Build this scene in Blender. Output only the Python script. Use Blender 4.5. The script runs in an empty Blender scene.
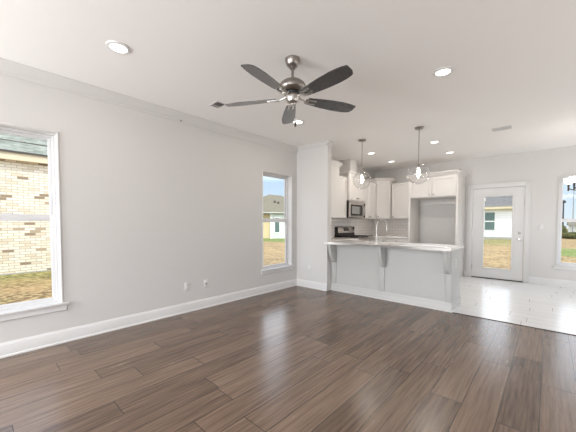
import bpy, bmesh, math, random
from mathutils import Vector, Matrix
random.seed(7)
PI = math.pi
S = bpy.context.scene
COL = S.collection

# ------------------------------------------------------------------ camera
cam_data = bpy.data.cameras.new('camera')
cam = bpy.data.objects.new('camera', cam_data); COL.objects.link(cam)
S.camera = cam
CAM = Vector((3.743, -4.354, 1.2514))
yaw, pitch = math.radians(-42.43), math.radians(-2.11)
fw = Vector((math.sin(yaw)*math.cos(pitch), math.cos(yaw)*math.cos(pitch), math.sin(pitch)))
rt = Vector((math.cos(yaw), -math.sin(yaw), 0)); up = rt.cross(fw)
m = Matrix((rt, up, -fw)).transposed().to_4x4(); m.translation = CAM
cam.matrix_world = m
cam_data.sensor_fit = 'HORIZONTAL'; cam_data.sensor_width = 36.0
cam_data.lens = 36.0*286.06/576.0
cam_data.shift_y = 17.745/576.0
cam_data.clip_start = 0.05; cam_data.clip_end = 400

# ------------------------------------------------------------------ world, sun, large lights, exposure
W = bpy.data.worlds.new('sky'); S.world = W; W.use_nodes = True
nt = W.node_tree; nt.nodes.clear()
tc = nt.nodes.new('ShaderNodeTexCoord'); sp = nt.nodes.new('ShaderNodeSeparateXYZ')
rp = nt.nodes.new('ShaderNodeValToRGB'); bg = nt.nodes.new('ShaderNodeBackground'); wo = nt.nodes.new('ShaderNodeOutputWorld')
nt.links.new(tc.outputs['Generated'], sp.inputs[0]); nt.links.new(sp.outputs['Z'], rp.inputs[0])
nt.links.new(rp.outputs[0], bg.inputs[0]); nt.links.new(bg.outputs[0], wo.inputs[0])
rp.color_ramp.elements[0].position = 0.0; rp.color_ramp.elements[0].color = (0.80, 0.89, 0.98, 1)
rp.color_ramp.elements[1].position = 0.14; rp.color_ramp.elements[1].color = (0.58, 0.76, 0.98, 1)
e = rp.color_ramp.elements.new(0.30); e.color = (3.6, 3.7, 4.0, 1)  # brighter sky band above the window view, added for floor reflections
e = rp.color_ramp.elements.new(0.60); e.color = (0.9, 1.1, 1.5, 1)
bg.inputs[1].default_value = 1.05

def lamp(name, kind, loc, energy, color=(1, 1, 1), size=0.1, size_y=None, direction=None, parent=None):
    d = bpy.data.lights.new(name, kind); d.energy = energy; d.color = color
    if kind == 'AREA':
        d.shape = 'RECTANGLE' if size_y else 'DISK'; d.size = size
        if size_y: d.size_y = size_y
    o = bpy.data.objects.new(name, d); COL.objects.link(o); o.location = loc
    if direction is not None:
        o.rotation_euler = Vector(direction).to_track_quat('-Z', 'Y').to_euler()
    if parent: o.parent = parent
    return o

sun = lamp('sun', 'SUN', (0, 0, 20), 2.9, (1.0, 0.93, 0.82), direction=(-0.55, 0.42, -0.75))
sun.data.angle = 0.01
# fill lamps in window openings added, unseen, behind the camera and on the right
FILL_W = 32          # watts per square metre of added opening
FILL_C = (0.95, 0.975, 1.0)
ADDED_WIN = [(0.06, 1.06), (2.50, 3.90), (4.80, 5.50)]
SHARE = [2.15, 0.95, 0.4]
for (x0, x1), sh in zip(ADDED_WIN, SHARE):
    lamp('fill_lamp', 'AREA', ((x0+x1)/2, -6.98, 1.35), FILL_W*sh*(x1-x0)*1.9, FILL_C, x1-x0, 1.9, (0, 1, -0.02))
lamp('fill_lamp', 'AREA', (5.58, -1.4, 1.2), FILL_W*0.16*2.0*1.6, FILL_C, 2.0, 1.6, (-1, 0, 1.2))
lamp('fill_lamp', 'AREA', (5.58, 2.4, 1.2), FILL_W*0.31*1.4*1.5, FILL_C, 1.4, 1.5, (-1, 0, 1.0))
CAN_W = 3.5; KIT_W = 6.5; KIT_FAR = 2.2; KIT_C = (1.0, 0.90, 0.80)

S.view_settings.view_transform = 'Standard'; S.view_settings.look = 'None'
S.view_settings.exposure = 0.08; S.view_settings.gamma = 1.0; S.view_settings.use_curve_mapping = False
S.cycles.use_denoising = True
S.cycles.max_bounces = 14; S.cycles.diffuse_bounces = 8; S.cycles.transparent_max_bounces = 16
S.cycles.sample_clamp_indirect = 8.0

# ------------------------------------------------------------------ materials
def mat(name, color=(0.8, 0.8, 0.8), rough=0.5, metal=0.0, emit=None, estr=0.0, spec=0.5, coat=0.0, bump=None, var=None):
    M = bpy.data.materials.new(name); M.use_nodes = True
    n = M.node_tree; b = n.nodes['Principled BSDF']
    b.inputs['Base Color'].default_value = (*color, 1); b.inputs['Roughness'].default_value = rough
    b.inputs['Metallic'].default_value = metal; b.inputs['Specular IOR Level'].default_value = spec
    b.inputs['Coat Weight'].default_value = coat
    if emit:
        b.inputs['Emission Color'].default_value = (*emit, 1); b.inputs['Emission Strength'].default_value = estr
    if bump or var:
        t = n.nodes.new('ShaderNodeTexCoord'); nz = n.nodes.new('ShaderNodeTexNoise')
        n.links.new(t.outputs['Object'], nz.inputs['Vector'])
        nz.inputs['Scale'].default_value = (bump or var)[0]; nz.inputs['Detail'].default_value = 4
        if bump:
            bp = n.nodes.new('ShaderNodeBump'); bp.inputs['Strength'].default_value = bump[1]; bp.inputs['Distance'].default_value = 0.002
            n.links.new(nz.outputs['Fac'], bp.inputs['Height']); n.links.new(bp.outputs[0], b.inputs['Normal'])
        if var:
            mx = n.nodes.new('ShaderNodeMix'); mx.data_type = 'RGBA'
            mx.inputs[6].default_value = (*color, 1); mx.inputs[7].default_value = (*var[1], 1)
            rr = n.nodes.new('ShaderNodeMapRange'); rr.inputs[1].default_value = 0.35; rr.inputs[2].default_value = 0.65
            n.links.new(nz.outputs['Fac'], rr.inputs[0]); n.links.new(rr.outputs[0], mx.inputs[0])
            n.links.new(mx.outputs[2], b.inputs['Base Color'])
    return M

def glass_mat(name, tint=(1, 1, 1), ior=1.45, boost=1.0, power=5.0):
    M = bpy.data.materials.new(name); M.use_nodes = True; n = M.node_tree; n.nodes.clear()
    o = n.nodes.new('ShaderNodeOutputMaterial'); mx = n.nodes.new('ShaderNodeMixShader')
    tr = n.nodes.new('ShaderNodeBsdfTransparent'); gl = n.nodes.new('ShaderNodeBsdfGlossy'); fr = n.nodes.new('ShaderNodeLayerWeight')
    tr.inputs[0].default_value = (*tint, 1); gl.inputs['Roughness'].default_value = 0.02; f0 = ((ior-1)/(ior+1))**2
    fr.inputs[0].default_value = 0.5   # Schlick: f0 + (1-f0)*facing^5, the same from both faces
    pw = n.nodes.new('ShaderNodeMath'); pw.operation = 'POWER'; pw.inputs[1].default_value = power; n.links.new(fr.outputs['Facing'], pw.inputs[0])
    mu = n.nodes.new('ShaderNodeMath'); mu.operation = 'MULTIPLY_ADD'; mu.inputs[1].default_value = (1-f0)*boost; mu.inputs[2].default_value = f0*boost; mu.use_clamp = True
    n.links.new(pw.outputs[0], mu.inputs[0]); n.links.new(mu.outputs[0], mx.inputs[0])
    n.links.new(tr.outputs[0], mx.inputs[1]); n.links.new(gl.outputs[0], mx.inputs[2]); n.links.new(mx.outputs[0], o.inputs[0])
    return M

class N:  # tiny node-math helper
    def __init__(s, M): s.t = M.node_tree; s.M = M
    def node(s, typ, **k):
        x = s.t.nodes.new(typ)
        for a, v in k.items(): setattr(x, a, v)
        return x
    def put(s, sock, v):
        if isinstance(v, bpy.types.NodeSocket): s.t.links.new(v, sock)
        else: sock.default_value = v
    def math(s, op, a, b=0.0, clamp=False):
        x = s.node('ShaderNodeMath', operation=op); x.use_clamp = clamp
        s.put(x.inputs[0], a); s.put(x.inputs[1], b); return x.outputs[0]
    def mix(s, f, a, b):
        x = s.node('ShaderNodeMix', data_type='RGBA')
        s.put(x.inputs[0], f); s.put(x.inputs[6], a if isinstance(a, bpy.types.NodeSocket) else (*a, 1)); s.put(x.inputs[7], b if isinstance(b, bpy.types.NodeSocket) else (*b, 1))
        return x.outputs[2]
    def comb(s, x, y, z=0.0):
        c = s.node('ShaderNodeCombineXYZ'); s.put(c.inputs[0], x); s.put(c.inputs[1], y); s.put(c.inputs[2], z); return c.outputs[0]

def plank_mat(name, along, width, length, v_off, dark, light, seam, seam_w, rough, grain=(2.2, 60.0), grain_amt=0.5, streak=None, coat=0.0, end_w=None):
    """boards running along world axis 'along'"""
    M = bpy.data.materials.new(name); M.use_nodes = True; k = N(M); b = M.node_tree.nodes['Principled BSDF']
    tcn = k.node('ShaderNodeTexCoord'); se = k.node('ShaderNodeSeparateXYZ'); k.t.links.new(tcn.outputs['Object'], se.inputs[0])
    u, v = (se.outputs['Y'], se.outputs['X']) if along == 'y' else (se.outputs['X'], se.outputs['Y'])
    v = k.math('DIVIDE', k.math('SUBTRACT', v, v_off), width)
    row = k.math('FLOOR', v); fv = k.math('FRACT', k.math('ADD', v, 100.0))
    w1 = k.node('ShaderNodeTexWhiteNoise', noise_dimensions='1D'); k.put(w1.inputs['W'], row)
    uu = k.math('ADD', k.math('DIVIDE', u, length), k.math('MULTIPLY', w1.outputs['Value'], 7.0))
    colm = k.math('FLOOR', uu); fu = k.math('FRACT', k.math('ADD', uu, 100.0))
    w2 = k.node('ShaderNodeTexWhiteNoise', noise_dimensions='2D'); k.put(w2.inputs['Vector'], k.comb(row, colm))
    rnd = w2.outputs['Value']
    nz = k.node('ShaderNodeTexNoise'); nz.inputs['Scale'].default_value = 1.0; nz.inputs['Detail'].default_value = 6.0; nz.inputs['Roughness'].default_value = 0.6
    k.put(nz.inputs['Vector'], k.comb(k.math('MULTIPLY', u, grain[0]), k.math('MULTIPLY', v, grain[1]*width), k.math('MULTIPLY', rnd, 37.0)))
    g = k.math('MULTIPLY', k.math('SUBTRACT', nz.outputs['Fac'], 0.5), 2.0*grain_amt)
    f = k.math('ADD', k.math('ADD', k.math('MULTIPLY', rnd, 0.45), 0.27), g, clamp=True)
    c = k.mix(f, dark, light)
    dv = k.math('MULTIPLY', k.math('MINIMUM', fv, k.math('SUBTRACT', 1.0, fv)), width)
    du = k.math('MULTIPLY', k.math('MINIMUM', fu, k.math('SUBTRACT', 1.0, fu)), length)
    line = k.math('MAXIMUM', k.math('LESS_THAN', dv, seam_w), k.math('LESS_THAN', du, end_w or seam_w))
    c = k.mix(line, c, seam)
    k.put(b.inputs['Base Color'], c)
    b.inputs['Roughness'].default_value = rough
    k.put(b.inputs['Roughness'], k.math('ADD', rough, k.math('MULTIPLY', k.math('SUBTRACT', nz.outputs['Fac'], 0.5), 0.12)))
    b.inputs['Coat Weight'].default_value = coat; b.inputs['Specular IOR Level'].default_value = 0.5; b.inputs['Coat Roughness'].default_value = 0.16
    bp = k.node('ShaderNodeBump'); bp.inputs['Strength'].default_value = 0.25; bp.inputs['Distance'].default_value = 0.0015
    k.put(bp.inputs['Height'], k.math('SUBTRACT', k.math('MULTIPLY', nz.outputs['Fac'], 0.35), line)); k.put(b.inputs['Normal'], bp.outputs[0])
    return M

def brick_mat(name, axis, bw, bh, mortar, cols, mort_col, rough=0.8, offset=0.5, bump=0.4, spec=0.3):
    """running-bond bricks or tiles on a vertical face; axis = the horizontal object axis"""
    M = bpy.data.materials.new(name); M.use_nodes = True; k = N(M); b = M.node_tree.nodes['Principled BSDF']
    tcn = k.node('ShaderNodeTexCoord'); se = k.node('ShaderNodeSeparateXYZ'); k.t.links.new(tcn.outputs['Object'], se.inputs[0])
    u = k.math('ADD', se.outputs['X'], se.outputs['Y']) if axis == 'xy' else se.outputs[axis.upper()]
    v = k.math('DIVIDE', se.outputs['Z'], bh); row = k.math('FLOOR', v); fv = k.math('FRACT', k.math('ADD', v, 100.0))
    odd = k.math('MULTIPLY', k.math('FRACT', k.math('MULTIPLY', k.math('ADD', row, 100.0), 0.5)), 2.0*offset)
    uu = k.math('ADD', k.math('DIVIDE', u, bw), odd); colm = k.math('FLOOR', uu); fu = k.math('FRACT', k.math('ADD', uu, 200.0))
    w2 = k.node('ShaderNodeTexWhiteNoise', noise_dimensions='2D'); k.put(w2.inputs['Vector'], k.comb(row, colm))
    cr = k.node('ShaderNodeValToRGB'); cr.color_ramp.interpolation = 'CONSTANT'; k.put(cr.inputs[0], w2.outputs['Value'])
    els = cr.color_ramp.elements
    els[0].position = 0.0; els[0].color = (*cols[0][1], 1); els[1].position = cols[1][0]; els[1].color = (*cols[1][1], 1)
    for p, c in cols[2:]:
        x = els.new(p); x.color = (*c, 1)
    dv = k.math('MULTIPLY', k.math('MINIMUM', fv, k.math('SUBTRACT', 1.0, fv)), bh)
    du = k.math('MULTIPLY', k.math('MINIMUM', fu, k.math('SUBTRACT', 1.0, fu)), bw)
    line = k.math('MAXIMUM', k.math('LESS_THAN', dv, mortar), k.math('LESS_THAN', du, mortar))
    nz = k.node('ShaderNodeTexNoise'); nz.inputs['Scale'].default_value = 30; k.put(nz.inputs['Vector'], tcn.outputs['Object'])
    c = k.mix(line, cr.outputs[0], mort_col)
    k.put(b.inputs['Base Color'], c); b.inputs['Roughness'].default_value = rough; b.inputs['Specular IOR Level'].default_value = spec
    bp = k.node('ShaderNodeBump'); bp.inputs['Strength'].default_value = bump; bp.inputs['Distance'].default_value = 0.003
    k.put(bp.inputs['Height'], k.math('SUBTRACT', 1.0, line)); k.put(b.inputs['Normal'], bp.outputs[0])
    return M

def lap_mat(name, color, dark, pitch_):
    """horizontal lap siding: a thin dark gap under each board"""
    M = bpy.data.materials.new(name); M.use_nodes = True; k = N(M); b = M.node_tree.nodes['Principled BSDF']
    tcn = k.node('ShaderNodeTexCoord'); se = k.node('ShaderNodeSeparateXYZ'); k.t.links.new(tcn.outputs['Object'], se.inputs[0])
    fz = k.math('FRACT', k.math('ADD', k.math('DIVIDE', se.outputs['Z'], pitch_), 100.0))
    k.put(b.inputs['Base Color'], k.mix(k.math('LESS_THAN', fz, 0.07), color, dark)); b.inputs['Roughness'].default_value = 0.6
    return M

def ground_mat():
    M = bpy.data.materials.new('dry_grass'); M.use_nodes = True; k = N(M); b = M.node_tree.nodes['Principled BSDF']
    tcn = k.node('ShaderNodeTexCoord'); se = k.node('ShaderNodeSeparateXYZ'); k.t.links.new(tcn.outputs['Object'], se.inputs[0])
    def nz(scale, det=5, vec=None):
        x = k.node('ShaderNodeTexNoise'); x.inputs['Scale'].default_value = scale; x.inputs['Detail'].default_value = det
        k.put(x.inputs['Vector'], vec or tcn.outputs['Object']); return x.outputs['Fac']
    def ss(v, a, b_):
        x = k.node('ShaderNodeMapRange'); k.put(x.inputs[0], v); x.inputs[1].default_value = a; x.inputs[2].default_value = b_; return x.outputs[0]
    fine = nz(9.0, 8); mid = nz(1.3)
    straw = k.mix(ss(fine, 0.38, 0.66), (0.17, 0.105, 0.050), (0.55, 0.40, 0.21))
    straw = k.mix(ss(mid, 0.42, 0.72), straw, (0.52, 0.35, 0.17))
    green = k.mix(ss(fine, 0.35, 0.65), (0.10, 0.15, 0.035), (0.33, 0.36, 0.12))
    wy = k.math('ADD', se.outputs['Y'], k.math('MULTIPLY', k.math('SUBTRACT', mid, 0.5), 4.0)); X_ = se.outputs['X']
    strip = lambda a, b_, w_: k.math('MULTIPLY', ss(wy, a, a+w_), k.math('SUBTRACT', 1.0, ss(wy, b_, b_+w_)))
    east = k.math('MULTIPLY', strip(13.0, 18.5, 1.0), ss(X_, 3.0, 3.6))
    north = k.math('MULTIPLY', k.math('MULTIPLY', strip(17.5, 40.0, 5.0), 0.5), k.math('MULTIPLY', k.math('SUBTRACT', 1.0, ss(X_, 3.0, 3.6)), ss(X_, -7.0, -6.0)))
    west = k.math('MULTIPLY', strip(13.6, 30.0, 1.0), k.math('SUBTRACT', 1.0, ss(X_, -7.0, -6.0)))
    band = k.math('MAXIMUM', east, k.math('MAXIMUM', north, west))
    near = k.math('MULTIPLY', ss(k.math('MULTIPLY', se.outputs['X'], -1.0), 4.3, 5.6), 0.55)
    near = k.math('MULTIPLY', near, k.math('LESS_THAN', se.outputs['Y'], 2.0))
    tuft = k.math('MULTIPLY', ss(nz(3.0), 0.55, 0.62), 0.45)
    f = k.math('MAXIMUM', k.math('MAXIMUM', band, near), k.math('MULTIPLY', tuft, 0.5))
    k.put(b.inputs['Base Color'], k.mix(f, straw, green)); b.inputs['Roughness'].default_value = 0.95; b.inputs['Specular IOR Level'].default_value = 0.1
    return M

M_WALL = mat('wall_paint', (0.615, 0.603, 0.59), 0.55, spec=0.3, bump=(180, 0.08))
M_CEIL = mat('ceiling_paint', (0.85, 0.835, 0.82), 0.8, spec=0.2, bump=(120, 0.10))
M_TRIM = mat('trim_enamel', (0.68, 0.675, 0.67), 0.5, spec=0.25)
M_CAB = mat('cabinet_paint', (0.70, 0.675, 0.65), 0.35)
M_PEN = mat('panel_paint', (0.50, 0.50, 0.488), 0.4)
M_VINYL = mat('white_vinyl', (0.72, 0.72, 0.73), 0.5, spec=0.3)
M_QUARTZ = mat('white_quartz', (0.82, 0.80, 0.78), 0.16, var=(6, (0.80, 0.785, 0.765)))
M_NICKEL = mat('brushed_nickel', (0.52, 0.50, 0.48), 0.28, metal=1.0)
M_DNICKEL = mat('antique_nickel', (0.34, 0.31, 0.29), 0.32, metal=1.0)
M_STEEL = mat('stainless_steel', (0.62, 0.58, 0.55), 0.28, metal=1.0)
M_BLADE = mat('charcoal_blade', (0.050, 0.050, 0.052), 0.24, spec=0.8, coat=0.4, var=(40, (0.065, 0.063, 0.062)))
M_BLACK = mat('black_enamel', (0.012, 0.011, 0.011), 0.25)
M_BGLASS = mat('black_glass', (0.015, 0.014, 0.014), 0.08)
M_IRON = mat('cast_iron', (0.02, 0.019, 0.018), 0.6)
M_DARK = mat('dark_bronze', (0.05, 0.04, 0.035), 0.45)
M_GREY = mat('vent_grey', (0.26, 0.26, 0.25), 0.6)
M_VENTG = mat('vent_pale_grey', (0.40, 0.395, 0.39), 0.6)
M_VENTW = mat('vent_white', (0.60, 0.59, 0.58), 0.5)
M_PLATE = mat('plate_plastic', (0.68, 0.67, 0.66), 0.35)
M_SLOT = mat('slot_dark', (0.10, 0.095, 0.09), 0.5)
M_GLASS = glass_mat('window_glass', (0.97, 0.985, 0.98))
M_GLOBE = glass_mat('globe_glass', (0.96, 0.96, 0.96), 1.5, 1.2, 3.2)
M_LED = mat('led_lens', (0.9, 0.9, 0.9), 0.5, emit=(1.0, 0.96, 0.90), estr=3.0)
M_BULB = mat('lit_bulb', (0.9, 0.9, 0.9), 0.4, emit=(1.0, 0.93, 0.82), estr=36.0)
M_SHADE = mat('lit_frosted_shade', (0.9, 0.9, 0.9), 0.4, emit=(1.0, 0.95, 0.88), estr=3.5)
M_WOOD = plank_mat('wood_planks', 'y', 0.2013, 1.22, 0.102, (0.066, 0.040, 0.027), (0.215, 0.145, 0.102), (0.022, 0.013, 0.009), 0.0024, 0.25, grain=(2.4, 50.0), grain_amt=0.95, coat=0.06)
M_TILE = plank_mat('white_plank_tile', 'x', 0.205, 1.2, 0.13, (0.72, 0.72, 0.71), (0.80, 0.80, 0.79), (0.42, 0.42, 0.41), 0.0022, 0.22, grain=(1.5, 20), grain_amt=0.5, end_w=0.004)
M_SUBWAY = brick_mat('subway_tile', 'xy', 0.15, 0.075, 0.0025, [(0, (0.78, 0.75, 0.72)), (0.5, (0.82, 0.79, 0.76))], (0.52, 0.49, 0.47), 0.2, bump=0.3, spec=0.5)
M_BRICK = brick_mat('cream_brick', 'y', 0.205, 0.067, 0.006, [(0, (0.80, 0.72, 0.58)), (0.30, (0.70, 0.61, 0.47)), (0.45, (0.84, 0.77, 0.65)), (0.90, (0.30, 0.22, 0.15)), (0.95, (0.45, 0.35, 0.24))], (0.46, 0.38, 0.27), 0.9)
M_SHING = mat('grey_shingle', (0.20, 0.215, 0.175), 0.9, spec=0.1, var=(5, (0.36, 0.37, 0.31)))
M_SHINGT = mat('tan_shingle', (0.19, 0.17, 0.12), 0.9, spec=0.1, var=(7, (0.25, 0.22, 0.16)))
M_SHINGD = mat('slate_shingle', (0.16, 0.152, 0.145), 0.9, spec=0.1, var=(4, (0.22, 0.21, 0.20)))
M_CREAM = mat('cream_fascia', (0.72, 0.62, 0.44), 0.7)
M_WSIDE = lap_mat('white_siding', (0.85, 0.85, 0.85), (0.55, 0.55, 0.55), 0.18)
M_YSIDE = lap_mat('yellow_siding', (0.70, 0.57, 0.34), (0.45, 0.35, 0.2), 0.18)
M_PSIDE = mat('pale_siding', (0.62, 0.66, 0.62), 0.7)
M_EXTW = mat('exterior_white', (0.8, 0.8, 0.78), 0.6)
M_EXTG = mat('exterior_pane', (0.10, 0.16, 0.15), 0.15)
M_CONC = mat('concrete', (0.42, 0.41, 0.37), 0.9, var=(3, (0.34, 0.34, 0.29)))
M_LEAF = mat('olive_leaves', (0.09, 0.11, 0.035), 0.8, spec=0.2, var=(2, (0.17, 0.16, 0.06)))
M_BARK = mat('bark', (0.10, 0.075, 0.055), 0.9)
M_POLE = mat('black_pole', (0.03, 0.035, 0.045), 0.5)
M_GPOLE = mat('grey_pole', (0.30, 0.31, 0.33), 0.7)
M_GROUND = ground_mat()

# ------------------------------------------------------------------ mesh builder
class B:
    def __init__(s): s.bm = bmesh.new()
    def box(s, x0, x1, y0, y1, z0, z1, bev=0.0, rot=None, seg=2):
        t = bmesh.new(); bmesh.ops.create_cube(t, size=1.0)
        for v in t.verts: v.co = Vector(((x0+x1)/2+v.co.x*(x1-x0), (y0+y1)/2+v.co.y*(y1-y0), (z0+z1)/2+v.co.z*(z1-z0)))
        if bev > 0: bmesh.ops.bevel(t, geom=list(t.edges), offset=bev, segments=seg, affect='EDGES', profile=0.5)
        if rot is not None: t.transform(rot)
        s.add(t); return s
    def add(s, t):
        me = bpy.data.meshes.new('tmp'); t.to_mesh(me); t.free(); s.bm.from_mesh(me); bpy.data.meshes.remove(me)
    def prism(s, poly, axis, a0, a1, bev=0.0):
        """poly: 2-D points in the two remaining axes (in xyz order), extruded along axis"""
        t = bmesh.new()
        def P(p, a):
            return {'x': (a, p[0], p[1]), 'y': (p[0], a, p[1]), 'z': (p[0], p[1], a)}[axis]
        v0 = [t.verts.new(P(p, a0)) for p in poly]; v1 = [t.verts.new(P(p, a1)) for p in poly]
        t.faces.new(v0); t.faces.new(v1[::-1]); n = len(poly)
        for i in range(n): t.faces.new((v0[i], v1[i], v1[(i+1) % n], v0[(i+1) % n]))
        bmesh.ops.recalc_face_normals(t, faces=list(t.faces))
        if bev > 0: bmesh.ops.bevel(t, geom=list(t.edges), offset=bev, segments=2, affect='EDGES', profile=0.5)
        s.add(t); return s
    def lathe(s, prof, c=(0, 0, 0), seg=32, axis='z', cap=True):
        """prof: (radius, height) from bottom to top"""
        t = bmesh.new(); rings = []
        for r, h in prof:
            ring = []
            for i in range(seg):
                a = 2*PI*i/seg; p = Vector((r*math.cos(a), r*math.sin(a), h))
                if axis == 'x': p = Vector((p.z, p.x, p.y))
                if axis == 'y': p = Vector((p.x, p.z, -p.y))
                ring.append(t.verts.new(p + Vector(c)))
            rings.append(ring)
        for a, b in zip(rings, rings[1:]):
            for i in range(seg): t.faces.new((a[i], a[(i+1) % seg], b[(i+1) % seg], b[i]))
        if cap:
            if prof[0][0] > 1e-6: t.faces.new(rings[0][::-1])
            if prof[-1][0] > 1e-6: t.faces.new(rings[-1])
        bmesh.ops.remove_doubles(t, verts=list(t.verts), dist=1e-6)
        bmesh.ops.recalc_face_normals(t, faces=list(t.faces))
        s.add(t); return s
    def cyl(s, c, r, h, axis='z', seg=24): return s.lathe([(r, 0), (r, h)], c, seg, axis)
    def tube(s, pts, r, seg=12):
        pts = [Vector(p) for p in pts]; t = bmesh.new(); rings = []
        prev = None
        for i, p in enumerate(pts):
            d = (pts[min(i+1, len(pts)-1)] - pts[max(i-1, 0)]).normalized()
            a = prev if prev is not None else (Vector((0, 0, 1)) if abs(d.z) < 0.9 else Vector((1, 0, 0)))
            n1 = (a - d*a.dot(d)).normalized(); n2 = d.cross(n1); prev = n1
            rr = r[i] if isinstance(r, (list, tuple)) else r
            rings.append([t.verts.new(p + (n1*math.cos(2*PI*j/seg) + n2*math.sin(2*PI*j/seg))*rr) for j in range(seg)])
        for a, b in zip(rings, rings[1:]):
            for j in range(seg): t.faces.new((a[j], a[(j+1) % seg], b[(j+1) % seg], b[j]))
        t.faces.new(rings[0][::-1]); t.faces.new(rings[-1])
        bmesh.ops.recalc_face_normals(t, faces=list(t.faces))
        s.add(t); return s
    def sphere(s, c, r, seg=24, rings=14, scale=(1, 1, 1)):
        t = bmesh.new(); bmesh.ops.create_uvsphere(t, u_segments=seg, v_segments=rings, radius=r)
        for v in t.verts: v.co = Vector((v.co.x*scale[0], v.co.y*scale[1], v.co.z*scale[2])) + Vector(c)
        s.add(t); return s
    def panel(s, x0, x1, z0, z1, holes, y0, y1):
        """slab in the x-z plane with rectangular holes"""
        xs = sorted({x0, x1, *[h[0] for h in holes], *[h[1] for h in holes]}); zs = sorted({z0, z1, *[h[2] for h in holes], *[h[3] for h in holes]})
        for i in range(len(xs)-1):
            for j in range(len(zs)-1):
                cx, cz = (xs[i]+xs[i+1])/2, (zs[j]+zs[j+1])/2
                if not any(h[0] < cx < h[1] and h[2] < cz < h[3] for h in holes): s.box(xs[i], xs[i+1], y0, y1, zs[j], zs[j+1])
        bmesh.ops.remove_doubles(s.bm, verts=list(s.bm.verts), dist=1e-5)
        # drop the inner faces shared by neighbouring cells
        seen = {}
        for f in s.bm.faces: seen.setdefault(tuple(sorted(v.index for v in f.verts)), []).append(f)
        s.bm.verts.index_update(); seen = {}
        for f in s.bm.faces: seen.setdefault(tuple(sorted(v.index for v in f.verts)), []).append(f)
        bmesh.ops.delete(s.bm, geom=[f for fs in seen.values() if len(fs) > 1 for f in fs], context='FACES_ONLY')
        return s
    def frame(s, x0, x1, z0, z1, w, y0, y1, bev=0.0):
        """rectangular frame (four bars) in the x-z plane"""
        s.box(x0, x0+w, y0, y1, z0, z1, bev); s.box(x1-w, x1, y0, y1, z0, z1, bev)
        s.box(x0+w, x1-w, y0, y1, z0, z0+w, bev); s.box(x0+w, x1-w, y0, y1, z1-w, z1, bev); return s
    def build(s, name, material, parent=None, world=True, loc=None, smooth=35):
        """world=True: geometry was given in world coordinates; moved into the parent's frame"""
        off = None
        if parent is not None and world: s.bm.transform(root_matrix(parent).inverted())
        me = bpy.data.meshes.new(name); s.bm.to_mesh(me); s.bm.free()
        me.materials.append(material)
        if smooth:
            for p in me.polygons: p.use_smooth = True
            me.set_sharp_from_angle(angle=math.radians(smooth))
        o = bpy.data.objects.new(name, me); COL.objects.link(o)
        if parent is not None: o.parent = parent
        elif loc is not None:
            me.transform(Matrix.Translation(-Vector(loc))); o.location = loc
        return o

def root_matrix(o):
    mtx = Matrix.Identity(4)
    while o is not None: mtx = o.matrix_basis @ mtx; o = o.parent
    return mtx
def tag(o, label, cat=None, group=None, kind=None):
    o['label'] = label
    if cat: o['category'] = cat
    if group: o['group'] = group
    if kind: o['kind'] = kind
    return o
def thing(name, label, cat, loc, rz=0.0, group=None, kind=None):
    o = bpy.data.objects.new(name, None); COL.objects.link(o); o.location = loc; o.rotation_euler = (0, 0, rz)
    o.empty_display_size = 0.1
    return tag(o, label, cat, group, kind)
def copy_tree(o, parent=None):
    c = o.copy(); COL.objects.link(c); c.parent = parent
    for ch in list(o.children): copy_tree(ch, c)
    return c

# ------------------------------------------------------------------ room shell
H = 2.74; YD = 3.437; XR = 5.6; YB = -7.0; WT = 0.16
WIN1 = (-4.525, -3.76); WIN2 = (-0.924, -0.159); WIN3 = (3.862, 4.627); WZ0, WZ1 = 0.42, 2.172
YT = 0.13
o = B().box(0, XR, YB, YT, -0.1, 0).build('floor', M_WOOD, smooth=0); tag(o, 'dark brown wood plank floor of the living room', 'floor', kind='structure')
o = B().box(0, XR, YT, YD, -0.1, 0).build('floor_tile', M_TILE, smooth=0); tag(o, 'white plank tile floor of kitchen and dining area', 'floor', kind='structure')
o = B().box(2.745, XR, YT-0.012, YT+0.006, 0.0, 0.006, 0.002).build('trim_1', M_DARK); tag(o, 'thin dark strip where wood floor meets white tile', 'floor trim', kind='structure')
o = B().box(-WT, XR+WT, YB-WT, YD+WT, H, H+0.15).build('ceiling', M_CEIL, smooth=0); tag(o, 'flat off-white ceiling', 'ceiling', kind='structure')
ROTL = Matrix.Rotation(PI/2, 4, 'Z')
def left_wall_panel(y0, y1, holes):
    b = B().panel(y0, y1, -0.25, H, holes, 0, WT); b.bm.transform(ROTL); return b
o = left_wall_panel(YB, YD, [(*WIN1, WZ0, WZ1), (*WIN2, WZ0, WZ1)]).build('wall_left', M_WALL, smooth=0); tag(o, 'long light grey wall on the left with two windows', 'wall', kind='structure')
b = B().panel(-WT, XR+WT, -0.25, H, [(2.41, 3.36, 0.0, 2.045), (*WIN3, WZ0, WZ1)], YD, YD+WT)
o = b.build('wall_back', M_WALL, smooth=0); tag(o, 'light wall with the glazed door behind the kitchen', 'wall', kind='structure')
b = B().panel(YB, YD, -0.25, H, [(-2.4, -0.4, 0.4, 2.0), (1.7, 3.1, 0.45, 1.95)], -XR-WT, -XR); b.bm.transform(ROTL)  # two unseen window openings, added for the fill lamps
o = b.build('wall_right', M_WALL, smooth=0); tag(o, 'right wall beyond the edge of the view', 'wall', kind='structure')
o = B().panel(-WT, XR+WT, -0.25, H, [(x0, x1, 0.4, 2.3) for x0, x1 in ADDED_WIN], YB-WT, YB).build('wall_front', M_WALL, smooth=0); tag(o, 'wall behind the camera with three window openings added for fill light', 'wall', kind='structure')
o = B().box(0, 0.74, 0, 0.12, 0, H).build('wall_partition', M_WALL, smooth=0); tag(o, 'short wing wall between living room and kitchen', 'wall', kind='structure')
o = B().box(0.0, 0.30, 1.56, 1.86, 2.43, H).build('vent_chase', M_WALL, smooth=0); tag(o, 'painted duct box between microwave cabinet and ceiling', 'duct box', kind='structure')

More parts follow.
